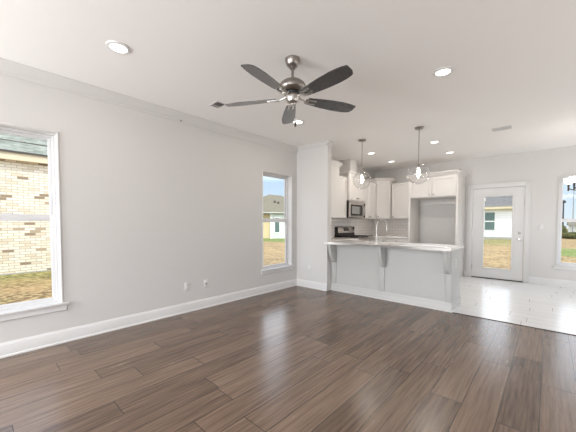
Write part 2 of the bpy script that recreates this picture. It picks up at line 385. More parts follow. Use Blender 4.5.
# baseboards: profile of (depth out of the wall, height)
BP = [(0, 0), (0.024, 0), (0.024, 0.014), (0.015, 0.020), (0.015, 0.108), (0.011, 0.120), (0.007, 0.128), (0.005, 0.136), (0, 0.136)]
def base(name, axis, a0, a1, wall, sgn, label):
    poly = [(wall + sgn*d, z) for d, z in BP]
    o = B().prism(poly, axis, a0, a1).build(name, M_TRIM, smooth=50); tag(o, label, 'baseboard', kind='structure'); return o
base('baseboard_left', 'y', YB, 0.0, 0.0, 1, 'white baseboard along the long left wall')
base('baseboard_partition', 'x', 0.0, 0.74, 0.0, -1, 'white baseboard on the short wing wall')
base('baseboard_back', 'x', 2.285, 2.325, YD, -1, 'short white baseboard between refrigerator cabinet and door')
base('baseboard_back', 'x', 3.43, XR, YD, -1, 'white baseboard under the right window')
# crown moulding
CP = [(0, 0), (0.085, 0), (0.085, -0.012), (0.074, -0.020), (0.060, -0.050), (0.036, -0.082), (0.018, -0.094), (0.018, -0.106), (0.010, -0.118), (0, -0.118)]
o = B().prism([(d*0.75, H+z) for d, z in CP], 'y', YB, 0.0).build('trim_2', M_WALL, smooth=40); tag(o, 'crown moulding along the top of the left wall', 'crown moulding', kind='structure')
CPS = [(d*0.55, z*0.62) for d, z in CP]
b = B().prism([(-d, H+z) for d, z in CPS], 'x', 0.0, 0.74+0.047)
b.prism([(0.74+d, H+z) for d, z in CPS], 'y', -0.047, 0.12+0.047)
o = b.build('trim_3', M_WALL, smooth=40); tag(o, 'crown moulding around the top of the wing wall', 'crown moulding', kind='structure')

# ------------------------------------------------------------------ windows (local x to the right seen from inside, local y outward)
def window(name, loc, rz, w, label):
    r = thing(name, label, 'window', loc, rz, kind='structure')
    z0, z1 = WZ0, WZ1; h = w
    L = dict(parent=r, world=False)
    b = B(); t = 0.012
    b.box(0, t, 0, 0.10, z0, z1); b.box(h-t, h, 0, 0.10, z0, z1); b.box(t, h-t, 0, 0.10, z1-t, z1)
    b.build('jamb', M_TRIM, **L)
    b = B(); cw = 0.013
    b.box(-cw+0.006, 0.006, -0.012, 0, z0, z1+cw-0.006, 0.003); b.box(h-0.006, h+cw-0.006, -0.012, 0, z0, z1+cw-0.006, 0.003); b.box(0.006, h-0.006, -0.012, 0, z1-0.006, z1+cw-0.006, 0.003)
    b.build('casing', M_TRIM, **L)
    B().frame(t, h-t, z0, z1-t, 0.020, 0.088, 0.150, 0.003).build('window_frame', M_VINYL, **L)
    a, c = t+0.018, h-t-0.018; mid = 1.306
    up_ = B().frame(a+0.001, c-0.001, mid-0.028, z1-t-0.018, 0.032, 0.120, 0.142, 0.003).build('upper_sash', M_VINYL, **L)
    B().box(a+0.03, c-0.03, 0.129, 0.133, mid, z1-t-0.048).build('pane', M_GLASS, up_, world=False)
    b = B(); sb, s1 = 0.034, mid+0.034
    b.box(a, a+sb, 0.092, 0.118, z0+0.012, s1, 0.003); b.box(c-sb, c, 0.092, 0.118, z0+0.012, s1, 0.003)
    b.box(a+sb, c-sb, 0.092, 0.118, z0+0.012, z0+0.050, 0.003); b.box(a+sb, c-sb, 0.092, 0.118, mid-0.032, s1, 0.003)
    lo = b.build('lower_sash', M_VINYL, **L)
    B().box(a+0.03, c-0.03, 0.104, 0.108, z0+0.048, mid-0.03).build('pane', M_GLASS, lo, world=False)
    b = B().box(h/2-0.035, h/2+0.035, 0.094, 0.114, mid+0.034, mid+0.046, 0.003)
    b.build('sash_lock', M_VINYL, lo, world=False)
    B().box(-0.055, h+0.055, -0.038, 0.0, z0-0.020, z0+0.002, 0.005).box(0, h, -0.01, 0.092, z0-0.018, z0+0.002).build('sill', M_TRIM, **L)
    B().prism([(-0.004, z0-0.020), (-0.016, z0-0.024), (-0.016, z0-0.075), (-0.008, z0-0.085), (0, z0-0.085), (0, z0-0.020)], 'x', -0.035, h+0.035).build('apron', M_TRIM, **L)
    return r
window('window_1', (0, WIN1[0], 0), PI/2, WIN1[1]-WIN1[0], 'sash window at the left edge looking out on a brick house')
window('window_2', (0, WIN2[0], 0), PI/2, WIN2[1]-WIN2[0], 'narrow sash window near the corner by the wing wall')
window('window_3', (WIN3[0], YD, 0), 0, WIN3[1]-WIN3[0], 'sash window at the right edge beside the door')

# ------------------------------------------------------------------ door
d0, d1, dh = 2.4275, 3.3425, 2.027
DR = thing('door_1', 'white full-glass exterior door', 'door', (d0, YD, 0), kind='structure')
b = B(); cw = 0.092
for x0, x1 in ((d0-0.012-cw, d0-0.012), (d1+0.012, d1+0.012+cw)):
    b.box(x0, x1, YD-0.016, YD, 0, dh+0.010+cw, 0.004); 
b.box(d0-0.012, d1+0.012, YD-0.016, YD, dh+0.010, dh+0.010+cw, 0.004)
b.box(d0-0.012-cw-0.004, d0-0.012-cw+0.016, YD-0.024, YD, 0, dh+0.010+cw+0.004, 0.004)
b.box(d1+0.012+cw-0.016, d1+0.012+cw+0.004, YD-0.024, YD, 0, dh+0.010+cw+0.004, 0.004)
b.box(d0-0.012-cw, d1+0.012+cw, YD-0.024, YD, dh+0.010+cw-0.016, dh+0.010+cw+0.004, 0.004)
b.build('door_casing', M_TRIM, DR)
b = B(); b.box(d0-0.017, d0-0.004, YD, YD+WT, 0, dh+0.017); b.box(d1+0.005, d1+0.017, YD, YD+WT, 0, dh+0.017); b.box(d0-0.004, d1+0.005, YD, YD+WT, dh+0.005, dh+0.017)
b.build('door_jamb', M_TRIM, DR)
gx0, gx1, gz0, gz1 = 2.640, 3.148, 0.245, 1.848
sl = B().panel(d0, d1, 0.022, dh, [(gx0, gx1, gz0, gz1)], YD+0.002, YD+0.047).build('door_slab', M_TRIM, DR)
b = B().frame(gx0-0.028, gx1+0.028, gz0-0.028, gz1+0.028, 0.034, YD-0.010, YD+0.004, 0.004); b.build('glass_bead', M_TRIM, sl)
B().box(gx0, gx1, YD+0.020, YD+0.026, gz0, gz1).build('pane', M_GLASS, sl)
b = B().lathe([(0.030, 0), (0.030, 0.006), (0.024, 0.010), (0.012, 0.012), (0.012, 0.030), (0.026, 0.040), (0.029, 0.052), (0.022, 0.064), (0, 0.066)], (0, 0, 0), 24, 'y')
b.bm.transform(Matrix.Translation((3.277, YD+0.002, 0.909)) @ Matrix.Scale(-1, 4, (0, 1, 0))); bmesh.ops.recalc_face_normals(b.bm, faces=list(b.bm.faces))
b.build('door_knob', M_NICKEL, sl)
b = B().lathe([(0.030, 0), (0.030, 0.008), (0.022, 0.014), (0, 0.015)], (0, 0, 0), 24, 'y'); b.box(-0.016, 0.016, 0.012, 0.030, -0.005, 0.005, 0.002)
b.bm.transform(Matrix.Translation((3.277, YD+0.002, 1.047)) @ Matrix.Scale(-1, 4, (0, 1, 0))); bmesh.ops.recalc_face_normals(b.bm, faces=list(b.bm.faces))
b.build('deadbolt', M_NICKEL, sl)
for z in (0.25, 1.02, 1.79):
    B().cyl((d0-0.002, YD-0.006, z-0.045), 0.006, 0.09, seg=10).box(d0-0.010, d0+0.010, YD-0.004, YD+0.003, z-0.045, z+0.045).build('hinge', M_NICKEL, DR)
B().box(d0-0.004, d1+0.005, YD-0.02, YD+WT, 0.0, 0.018, 0.003).build('threshold', M_DARK, DR)

# ------------------------------------------------------------------ peninsula
PX0, PX1, PY0, PY1, CZ = 0.742, 2.745, 0.135, 0.70, 0.876
P = thing('peninsula_cabinet', 'white panelled kitchen peninsula facing the living room', 'cabinet', (1.75, 0.40, 0))
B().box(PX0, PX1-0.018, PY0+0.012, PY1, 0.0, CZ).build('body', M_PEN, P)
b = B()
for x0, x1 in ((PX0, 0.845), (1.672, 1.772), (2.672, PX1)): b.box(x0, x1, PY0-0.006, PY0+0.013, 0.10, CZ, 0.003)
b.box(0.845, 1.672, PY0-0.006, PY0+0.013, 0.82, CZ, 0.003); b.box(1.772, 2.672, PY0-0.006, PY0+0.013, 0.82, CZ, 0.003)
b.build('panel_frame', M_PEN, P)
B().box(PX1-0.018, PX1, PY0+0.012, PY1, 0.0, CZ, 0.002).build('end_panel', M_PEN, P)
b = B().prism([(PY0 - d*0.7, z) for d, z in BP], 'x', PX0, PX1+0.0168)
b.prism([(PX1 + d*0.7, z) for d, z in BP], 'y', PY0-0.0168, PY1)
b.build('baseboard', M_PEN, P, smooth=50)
b = B().box(PX0, PX1+0.026, PY0-0.026, PY0-0.0100, 0, 0.016, 0.004); b.box(PX1+0.0100, PX1+0.026, PY0-0.010, PY1, 0, 0.016, 0.004)
b.build('shoe_moulding', M_TRIM, P)  # white trim colour stands in for light caught along the shoe
def corbel(x):
    w = 0.052; D = 0.212
    pr = [(PY0, CZ), (PY0-D, CZ), (PY0-D, CZ-0.028), (PY0-D+0.008, CZ-0.036), (PY0-D+0.012, CZ-0.050)]
    pr += [(PY0-d, z) for d, z in ((0.196, 0.800), (0.190, 0.770), (0.180, 0.730), (0.166, 0.690), (0.148, 0.650), (0.128, 0.615), (0.108, 0.585), (0.092, 0.566), (0.078, 0.552), (0.060, 0.543), (0.030, 0.540), (0, 0.540))]
    return B().prism(pr, 'x', x, x+w, 0.002)
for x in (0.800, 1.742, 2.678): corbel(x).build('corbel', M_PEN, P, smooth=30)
# countertop with the sink cut-out
SX0, SX1, SY0, SY1 = 1.34, 2.06, 0.27, 0.62
b = B().panel(0.742, 2.785, -0.110, 0.72, [(SX0, SX1, SY0, SY1)], -0.914, -CZ)
b.bm.transform(Matrix.Rotation(PI/2, 4, 'X') @ Matrix.Identity(4))
# panel() works in x-z with depth y: after the turn z becomes -y, so mirror it back
for v in b.bm.verts: v.co = Vector((v.co.x, -v.co.y, -v.co.z))
bmesh.ops.recalc_face_normals(b.bm, faces=list(b.bm.faces))
bmesh.ops.bevel(b.bm, geom=[e_ for e_ in b.bm.edges if e_.is_manifold and e_.calc_face_angle(0) > 1.0], offset=0.004, segments=2, affect='EDGES')
o = b.build('countertop', M_QUARTZ, loc=(1.76, 0.3, CZ)); tag(o, 'white quartz countertop on the peninsula overhanging three corbels', 'countertop')
o = thing('sink', 'stainless undermount sink set into the peninsula countertop', 'sink', (1.70, 0.445, 0.69))
b = B(); bt = 0.008
b.box(SX0-0.02, SX1+0.02, SY0-0.02, SY1+0.02, 0.690, 0.698); b.box(SX0-0.02, SX0-0.002, SY0-0.02, SY1+0.02, 0.698, CZ-0.001); b.box(SX1+0.002, SX1+0.02, SY0-0.02, SY1+0.02, 0.698, CZ-0.001)
b.box(SX0-0.002, SX1+0.002, SY0-0.02, SY0-0.002, 0.698, CZ-0.001); b.box(SX0-0.002, SX1+0.002, SY1+0.002, SY1+0.02, 0.698, CZ-0.001); b.box(1.69, 1.71, SY0-0.002, SY1+0.002, 0.698, 0.84)
b.build('basin', M_STEEL, o)
B().cyl((1.52, 0.445, 0.698), 0.04, 0.004).build('drain', M_DNICKEL, o); B().cyl((1.88, 0.445, 0.698), 0.04, 0.004).build('drain', M_DNICKEL, o)
# faucet
fx, fy = 1.598, 0.200
F = thing('faucet', 'tall gooseneck kitchen faucet on the peninsula', 'faucet', (fx, fy, 0.914))
B().lathe([(0.026, 0.914), (0.026, 0.920), (0.017, 0.928), (0.015, 0.990), (0.010, 1.0), (0, 1.0)], (fx, fy, 0), 24).build('base', M_NICKEL, F)
ux, uy = 0.43, 0.90; R_ = 0.105; pts = [(fx, fy, 0.99), (fx, fy, 1.10), (fx, fy, 1.20)]
for i in range(1, 13):
    a = PI*i/12*1.04; pts.append((fx+ux*R_*(1-math.cos(a)), fy+uy*R_*(1-math.cos(a)), 1.205+R_*math.sin(a)))
pts.append((pts[-1][0]-0.001, pts[-1][1]-0.002, 1.17))
B().tube(pts, 0.008).build('spout', M_NICKEL, F)
q = pts[-1]; B().lathe([(0.009, 1.095), (0.012, 1.10), (0.012, 1.15), (0.009, 1.18)], (q[0], q[1], 0), 16).build('spray_head', M_NICKEL, F)
B().tube([(fx+0.02, fy, 0.965), (fx+0.05, fy-0.004, 0.972), (fx+0.095, fy-0.01, 1.0)], [0.007, 0.006, 0.005]).build('handle', M_NICKEL, F)

# ------------------------------------------------------------------ cabinets
# local helper: faces look along local -y; local x to the right seen from the front
def door_part(parent, x0, x1, z0, z1, knob=None, pull=None, rail=0.057):
    g = 0.004
    b = B().box(x0+g, x1-g, -0.012, -0.001, z0+g, z1-g)
    b.frame(x0+g, x1-g, z0+g, z1-g, rail, -0.024, -0.010, 0.002)
    d = b.build('door', M_CAB, parent, world=False)
    if knob:
        kb = B().lathe([(0.006, 0.0), (0.005, 0.012), (0.014, 0.018), (0.016, 0.024), (0.010, 0.030), (0, 0.031)], (0, 0, 0), 16, 'y')
        kb.bm.transform(Matrix.Translation((knob[0], -0.024, knob[1])) @ Matrix.Scale(-1, 4, (0, 1, 0))); bmesh.ops.recalc_face_normals(kb.bm, faces=list(kb.bm.faces))
        kb.build('knob', M_DNICKEL, d, world=False)
    return d
def drawer_part(parent, x0, x1, z0, z1):
    g = 0.003
    d = B().box(x0+g, x1-g, -0.020, -0.001, z0+g, z1-g, 0.003).build('drawer', M_CAB, parent, world=False)
    kb = B().lathe([(0.006, 0.0), (0.005, 0.012), (0.014, 0.018), (0.016, 0.024), (0.010, 0.030), (0, 0.031)], (0, 0, 0), 16, 'y')
    kb.bm.transform(Matrix.Translation(((x0+x1)/2, -0.020, (z0+z1)/2)) @ Matrix.Scale(-1, 4, (0, 1, 0))); bmesh.ops.recalc_face_normals(kb.bm, faces=list(kb.bm.faces))
    kb.build('knob', M_DNICKEL, d, world=False)
CRN = [(0, 0), (0.006, 0), (0.012, 0.014), (0.030, 0.040), (0.048, 0.062), (0.048, 0.075), (0, 0.075)]
def crown(parent, x0, x1, y_back, z, left=True, right=True, s=1.0, name='crown'):
    b = B(); P_ = [(d*s, h*s) for d, h in CRN]; e_ = 0.048*s
    b.prism([(-0.02-d, z+h) for d, h in P_] , 'x', x0-(e_ if left else 0), x1+(e_ if right else 0))
    b.box(x0, x1, -0.02, y_back, z, z+0.075*s)
    if left: b.prism([(x0-d, z+h) for d, h in P_], 'y', -0.02-e_, y_back)
    if right: b.prism([(x1+d, z+h) for d, h in P_], 'y', -0.02-e_, y_back)
    return b.build(name, M_CAB, parent, world=False, smooth=30)
# rotations: facing +x -> local -y = world +x -> rz = +90deg (local x -> world +y)
RX = PI/2

c = thing('upper_cabinet', 'white upper cabinet mounted behind the wing wall with its side showing', 'cabinet', (0.72, 0.405, 0), PI)   # faces +y
B().box(0, 0.375, 0, 0.283, 1.365, 2.335).build('body', M_CAB, c, world=False)
door_part(c, 0, 0.375, 1.365, 2.335, (0.34, 1.42)); crown(c, 0, 0.375, 0.283, 2.335, True, False)

c = thing('upper_cabinet', 'white upper cabinet on the left wall before the microwave', 'cabinet', (0.31, 0.45, 0), RX)
B().box(0, 0.900, 0, 0.308, 1.365, 2.295).build('body', M_CAB, c, world=False)
door_part(c, 0, 0.45, 1.365, 2.295, (0.41, 1.42)); door_part(c, 0.45, 0.90, 1.365, 2.295, (0.49, 1.42))

c = thing('microwave_cabinet', 'white cabinet above the microwave reaching higher than its neighbours', 'cabinet', (0.365, 1.355, 0), RX)
B().box(0, 0.765, 0, 0.363, 1.772, 2.385).build('body', M_CAB, c, world=False)
d = door_part(c, 0.01, 0.755, 1.78, 2.375)
B().tube([(0.335, -0.024, 1.832), (0.335, -0.045, 1.832), (0.43, -0.045, 1.832), (0.43, -0.024, 1.832)], 0.012).build('pull', M_DNICKEL, d, world=False)
crown(c, 0, 0.765, 0.363, 2.385, True, True, 0.55)

c = thing('upper_cabinet', 'white upper cabinet between the microwave and the diagonal corner cabinet', 'cabinet', (0.31, 2.123, 0), RX)
B().box(0, 0.705, 0, 0.308, 1.365, 2.295).build('body', M_CAB, c, world=False)
door_part(c, 0, 0.352, 1.365, 2.295, (0.315, 1.42)); door_part(c, 0.352, 0.705, 1.365, 2.295, (0.39, 1.42))

# diagonal corner cabinet
ang = math.atan2(0.27, 0.29)
A0 = Vector((0.33, 2.832)); A1 = Vector((0.62, 3.102)); dirv = (A1-A0).normalized(); nrm = Vector((dirv.y, -dirv.x))
c = thing('corner_cabinet', 'tall white diagonal cabinet in the kitchen corner with crown on top', 'cabinet', (A0.x, A0.y, 0), ang)
fp = [(0.004, 2.832), (0.33, 2.832), (0.62, 3.102), (0.62, YD-0.004), (0.004, YD-0.004)]
B().prism(fp, 'z', 1.365, 2.375).build('body', M_CAB, c)
wd = (A1-A0).length
door_part(c, 0.01, wd-0.01, 1.365, 2.375, (0.055, 1.425))
crown(c, 0, wd, 0.06, 2.375, True, True, 0.85)
b = B().prism([(0.004, 2.812), (0.345, 2.812), (0.64, 3.087), (0.64, YD-0.004), (0.004, YD-0.004)], 'z', 2.375, 2.432); b.build('top_moulding', M_CAB, c)

c = thing('upper_cabinet', 'plain white upper cabinet on the back wall left of the refrigerator space', 'cabinet', (0.645, 3.115, 0), 0)
B().box(0, 0.565, 0, YD-3.115-0.004, 1.365, 2.295).build('body', M_CAB, c, world=False)
door_part(c, 0, 0.565, 1.365, 2.295, (0.05, 1.42))

# refrigerator surround
c = thing('refrigerator_cabinet', 'tall white cabinet surround framing an empty refrigerator space', 'cabinet', (1.214, 2.72, 0), 0)
FD = YD-2.72-0.004
B().box(0.0, 0.038, 0, FD, 0, 2.32, 0.002).build('side_panel', M_CAB, c, world=False)
B().box(1.012, 1.050, 0, FD, 0, 2.32, 0.002).build('side_panel', M_CAB, c, world=False)
B().box(0.038, 1.012, 0, FD, 1.845, 2.32).build('body', M_CAB, c, world=False)
door_part(c, 0.030, 0.525, 1.858, 2.300, (0.480, 1.905)); door_part(c, 0.525, 1.020, 1.858, 2.300, (0.570, 1.905))
crown(c, 0, 1.050, FD, 2.32, True, True, 1.05)
B().box(0.038, 1.012, FD-0.020, FD, 1.72, 1.80, 0.003).build('cleat', M_CAB, c, world=False)

# base cabinets along the left and back walls, behind the peninsula
def base_cab(label, loc, rz, w, depth, nd):
    c = thing('base_cabinet', label, 'cabinet', loc, rz, group=None)
    B().box(0, w, 0, depth, 0.10, 0.874).box(0, w, 0.06, depth, 0.0, 0.10).build('body', M_CAB, c, world=False)
    for i in range(nd):
        x0, x1 = w*i/nd, w*(i+1)/nd
        drawer_part(c, x0, x1, 0.72, 0.865); door_part(c, x0, x1, 0.11, 0.715, ((x1-0.04) if i % 2 == 0 else (x0+0.04), 0.66))
    return c
base_cab('white base cabinet left of the range behind the peninsula', (0.60, 0.72, 0), RX, 0.625, 0.597, 2)
base_cab('white base cabinet right of the range toward the corner', (0.60, 2.125, 0), RX, 0.68, 0.597, 2)
base_cab('white base cabinet under the back counter beside the refrigerator space', (0.604, 2.83, 0), 0, 0.604, YD-2.83-0.004, 1)
b = B().box(0.004, 0.64, 0.125, 1.352, CZ, 0.914, 0.004)
o = b.build('countertop', M_QUARTZ, loc=(0.3, 0.9, CZ)); tag(o, 'white quartz countertop on the left wall before the range', 'countertop')
b = B().prism([(0.004, 2.122), (0.64, 2.122), (0.64, 2.79), (1.208, 2.79), (1.208, YD-0.004), (0.004, YD-0.004)], 'z', CZ, 0.914, 0.004)
o = b.build('countertop', M_QUARTZ, loc=(0.4, 3.0, CZ)); tag(o, 'white quartz corner countertop behind the range along the back wall', 'countertop')
o = B().box(0.0, 0.008, 0.12, YD, 0.914, 1.365).build('backsplash', M_SUBWAY, smooth=0); tag(o, 'white subway tile backsplash on the left kitchen wall', 'backsplash', kind='structure')
o = B().box(0.008, 1.213, YD-0.008, YD, 0.914, 1.365).build('backsplash', M_SUBWAY, smooth=0); tag(o, 'white subway tile backsplash on the back kitchen wall', 'backsplash', kind='structure')

# ------------------------------------------------------------------ range and microwave (face +x)
r = thing('range', 'stainless gas range with black grates against the left kitchen wall', 'range', (0.35, 1.738, 0))
y0, y1 = 1.360, 2.116
B().box(0.02, 0.62, y0, y1, 0.03, 0.895).box(0.05, 0.60, y0+0.02, y1-0.02, 0.0, 0.03).build('body', M_BLACK, r)
B().box(0.02, 0.655, y0, y1, 0.895, 0.920, 0.005).build('cooktop', M_STEEL, r)
b = B().prism([(0.018, 0.92), (0.112, 0.92), (0.105, 1.02), (0.018, 1.02)], 'y', y0, y1); b.build('backguard', M_BLACK, r)
b = B().prism([(0.018, 1.02), (0.118, 1.02), (0.105, 1.05), (0.075, 1.155), (0.06, 1.17), (0.018, 1.17)], 'y', y0+0.004, y1-0.004, 0.004)
cp = b.build('control_panel', M_STEEL, r)
def slant(y_a, y_b, h0, h1, proud):
    # on the sloped face from (0.105,1.05) to (0.075,1.155)
    n_ = Vector((0.105, 0, 0.03)).normalized()
    f0 = Vector((0.105-0.03*h0, 0, 1.05+0.105*h0)); f1 = Vector((0.105-0.03*h1, 0, 1.05+0.105*h1))
    return B().prism([(f0.x, f0.z), (f0.x+n_.x*proud, f0.z+n_.z*proud), (f1.x+n_.x*proud, f1.z+n_.z*proud), (f1.x, f1.z)], 'y', y_a, y_b)
slant(1.62, 1.86, 0.12, 0.88, 0.004).build('display', M_BGLASS, cp)
B().box(0.010, 0.10, y0-0.001, y0+0.004, 0.92, 1.165).build('side_cap', M_BLACK, r)
B().box(0.010, 0.10, y1-0.004, y1+0.001, 0.92, 1.165).build('side_cap', M_BLACK, r)
for ya in (y0+0.03, y0+0.275, y0+0.52):
    b = B(); yb = ya+0.215; za, zb = 0.945, 0.957
    for yy in (ya, (ya+yb)/2-0.006, yb-0.012): b.box(0.135, 0.60, yy, yy+0.012, za, zb, 0.002)
    for xx in (0.135, 0.245, 0.36, 0.475, 0.588): b.box(xx, xx+0.012, ya, yb, za, zb, 0.002)
    for xx in (0.135, 0.588):
        for yy in (ya, yb-0.012): b.box(xx, xx+0.012, yy, yy+0.012, 0.919, za)
    b.build('grate', M_IRON, r)
for xx in (0.24, 0.48):
    for yy in (y0+0.13, (y0+y1)/2, y1-0.13):
        if xx == 0.48 and abs(yy-(y0+y1)/2) < 0.01: continue
        B().lathe([(0.045, 0.919), (0.042, 0.930), (0.030, 0.932), (0.028, 0.940), (0, 0.941)], (xx, yy, 0), 20).build('burner', M_IRON, r)
dr = B().box(0.622, 0.655, y0+0.004, y1-0.004, 0.27, 0.79, 0.004).build('oven_door', M_STEEL, r)
B().box(0.654, 0.658, y0+0.10, y1-0.10, 0.38, 0.66).build('oven_glass', M_BGLASS, dr)
B().tube([(0.655, y0+0.05, 0.74), (0.695, y0+0.05, 0.745), (0.695, y1-0.05, 0.745), (0.655, y1-0.05, 0.74)], 0.010).build('door_handle', M_STEEL, dr)
B().box(0.622, 0.652, y0+0.004, y1-0.004, 0.05, 0.262, 0.004).build('drawer', M_STEEL, r)
B().box(0.622, 0.652, y0+0.004, y1-0.004, 0.797, 0.893, 0.004).build('knob_panel', M_STEEL, r)
for i in range(5):
    yy = y0+0.10+i*(y1-y0-0.2)/4
    B().lathe([(0.020, 0), (0.018, 0.026), (0, 0.028)], (0.652, yy, 0.845), 16, 'x').build('knob', M_STEEL, r)

w = thing('microwave', 'stainless over-the-range microwave with black sides', 'microwave', (0.2, 1.738, 1.382))
y0, y1, z0, z1 = 1.362, 2.114, 1.382, 1.766
B().box(0.009, 0.378, y0, y1, z0, z1, 0.003).build('body', M_BLACK, w)
B().box(0.378, 0.398, y0, y1, z1-0.045, z1, 0.003).build('vent_grille', M_STEEL, w)
dr = B().box(0.378, 0.402, y0, 2.03, z0+0.004, z1-0.048, 0.004).build('door', M_STEEL, w)
B().box(0.401, 0.405, y0+0.055, 1.96, z0+0.045, z1-0.085).build('door_glass', M_BGLASS, dr)
B().box(0.4045, 0.407, y0+0.10, 1.82, z0+0.085, z1-0.125).build('window_screen', M_GREY, dr)
B().tube([(0.402, 1.995, z0+0.05), (0.435, 1.995, z0+0.06), (0.435, 1.995, z1-0.10), (0.402, 1.995, z1-0.09)], 0.009).build('handle', M_STEEL, dr)
B().box(0.378, 0.400, 2.033, y1, z0+0.004, z1-0.048, 0.003).build('control_panel', M_BGLASS, w)

# ------------------------------------------------------------------ ceiling fan
hx, hy = 1.982, -2.366
f = thing('ceiling_fan', 'five-blade ceiling fan with charcoal blades and nickel motor', 'ceiling fan', (hx, hy, H))
L = (hx, hy, 0)
B().lathe([(0.0, 2.650), (0.022, 2.650), (0.028, 2.656), (0.028, 2.668), (0.042, 2.672), (0.054, 2.686), (0.062, 2.706), (0.067, 2.722), (0.068, H)], L, 40).build('canopy', M_DNICKEL, f)
B().lathe([(0.0115, 2.555), (0.0115, 2.66)], L, 16).build('downrod', M_DNICKEL, f)
B().lathe([(0.0, 2.440), (0.080, 2.440), (0.098, 2.446), (0.116, 2.462), (0.122, 2.480), (0.120, 2.500), (0.108, 2.520), (0.086, 2.538), (0.055, 2.550), (0.022, 2.556), (0.017, 2.570), (0, 2.570)], L, 48).build('motor_housing', M_DNICKEL, f)
B().lathe([(0.0, 2.415), (0.070, 2.415), (0.075, 2.425), (0.075, 2.436), (0.080, 2.4405), (0.0, 2.4405)], L, 40).build('flywheel', M_BLACK, f)
B().lathe([(0.0, 2.343), (0.030, 2.345), (0.050, 2.354), (0.060, 2.372), (0.062, 2.400), (0.056, 2.408), (0.066, 2.4155), (0.0, 2.4155)], L, 40).build('switch_housing', M_NICKEL, f)
B().lathe([(0.0, 2.332), (0.008, 2.334), (0.010, 2.343), (0, 2.344)], L, 16).build('finial', M_NICKEL, f)
def blade(ang):
    # outline in local radial (x) / tangential (y)
    prof = [(0.150, 0.046), (0.21, 0.054), (0.30, 0.066), (0.40, 0.074), (0.50, 0.076), (0.57, 0.071), (0.61, 0.064), (0.632, 0.056)]
    top = prof + [(0.640, 0.050), (0.656, 0.020), (0.657, -0.040), (0.650, -0.050)] 
    outline = top + [(x, -y*0.92) for x, y in reversed(prof)]
    b = B().prism(outline, 'z', -0.003, 0.003)
    return b
def place(b, ang, z=2.390, pitch_=math.radians(-12)):
    b.bm.transform(Matrix.Translation((hx, hy, z)) @ Matrix.Rotation(ang, 4, 'Z') @ Matrix.Rotation(pitch_, 4, 'X'))
    return b
for i in range(5):
    a = math.radians(-79.6 + 72*i)
    bl = place(blade(a), a).build('blade', M_BLADE, f)
    b = B()
    b.tube([(0.055, 0, 0.020), (0.085, 0, 0.004), (0.12, 0, -0.004), (0.16, 0, -0.009)], [0.010, 0.008, 0.008, 0.008], 10)
    b.box(0.140, 0.235, 0.013, 0.033, -0.011, -0.003, 0.002); b.box(0.140, 0.235, -0.033, -0.013, -0.011, -0.003, 0.002); b.box(0.128, 0.160, -0.033, 0.033, -0.012, -0.003, 0.002)
    place(b, a).build('blade_iron', M_NICKEL, bl)
B().tube([(hx+0.004, hy+0.03, 2.352), (hx+0.006, hy+0.032, 2.26), (hx+0.006, hy+0.032, 2.19)], 0.0014, 6).build('pull_chain', M_NICKEL, f)
B().lathe([(0.0, 2.138), (0.008, 2.142), (0.0095, 2.165), (0.006, 2.188), (0, 2.192)], (hx+0.006, hy+0.032, 0), 12).build('pull_knob', M_BLACK, f)

# ------------------------------------------------------------------ recessed lights
def can(x, y, label, watts=CAN_W, color=(1.0, 0.93, 0.85), group=None):
    c = thing('recessed_light', label, 'ceiling light', (x, y, H), group=group)
    B().lathe([(0.064, 2.734), (0.068, 2.727), (0.088, 2.731), (0.092, 2.7399), (0.064, 2.7399)], (x, y, 0), 40, cap=False).build('trim_ring', M_TRIM, c)
    B().lathe([(0.0, 2.731), (0.066, 2.731), (0.066, 2.7395), (0, 2.7395)], (x, y, 0), 32).build('lens', M_LED, c)
    lamp('bulb_light', 'AREA', (0, 0, -0.018), watts, color, 0.12, None, (0, 0, -1), c)
can(1.014, -3.494, 'recessed light nearest the camera above the left window')
can(2.934, -1.214, 'recessed light right of the ceiling fan over the living room')
can(0.985, -1.121, 'recessed light partly behind the lowest fan blade')
can(0.914, 1.357, 'recessed kitchen light just right of the left pendant rod', KIT_W, KIT_C)
can(0.900, 2.440, 'recessed kitchen light farthest back, above the corner cabinet', KIT_FAR, KIT_C)
can(2.154, 1.347, 'recessed kitchen light just right of the right pendant rod', KIT_W, KIT_C)
can(2.162, 2.410, 'recessed kitchen light in front of the refrigerator cabinet crown', KIT_FAR, KIT_C)

# ------------------------------------------------------------------ ceiling registers and small fittings
v = thing('ceiling_vent', 'dark louvred ceiling vent beside the left fan blade tip', 'vent', (0.635, -2.26, H))
b = B(); 
b.box(0.545, 0.725, -2.325, -2.312, H-0.008, H, 0.002); b.box(0.545, 0.725, -2.208, -2.195, H-0.008, H, 0.002); b.box(0.545, 0.560, -2.312, -2.208, H-0.008, H, 0.002); b.box(0.710, 0.725, -2.312, -2.208, H-0.008, H, 0.002); b.box(0.590, 0.604, -2.312, -2.208, H-0.008, H)
b.build('frame', M_VENTW, v)
b = B().box(0.560, 0.710, -2.312, -2.208, H-0.002, H)
b.build('duct_opening', M_SLOT, v)
b = B()
for i in range(6):
    yy = -2.303 + i*0.0175
    b.box(0.560, 0.710, yy, yy+0.009, H-0.007, H-0.004)
b.build('louvres', M_SLOT, v)
v = thing('ceiling_vent', 'white rectangular ceiling vent above the dining area', 'vent', (3.15, 1.27, H))
b = B(); x0, x1, y0, y1 = 3.025, 3.275, 1.185, 1.36
b.box(x0, x1, y0, y0+0.018, H-0.008, H, 0.002); b.box(x0, x1, y1-0.018, y1, H-0.008, H, 0.002); b.box(x0, x0+0.018, y0+0.018, y1-0.018, H-0.008, H, 0.002); b.box(x1-0.018, x1, y0+0.018, y1-0.018, H-0.008, H, 0.002)
b.build('frame', M_VENTW, v)
B().box(x0+0.018, x1-0.018, y0+0.018, y1-0.018, H-0.002, H).build('duct_opening', M_VENTG, v)
b = B()
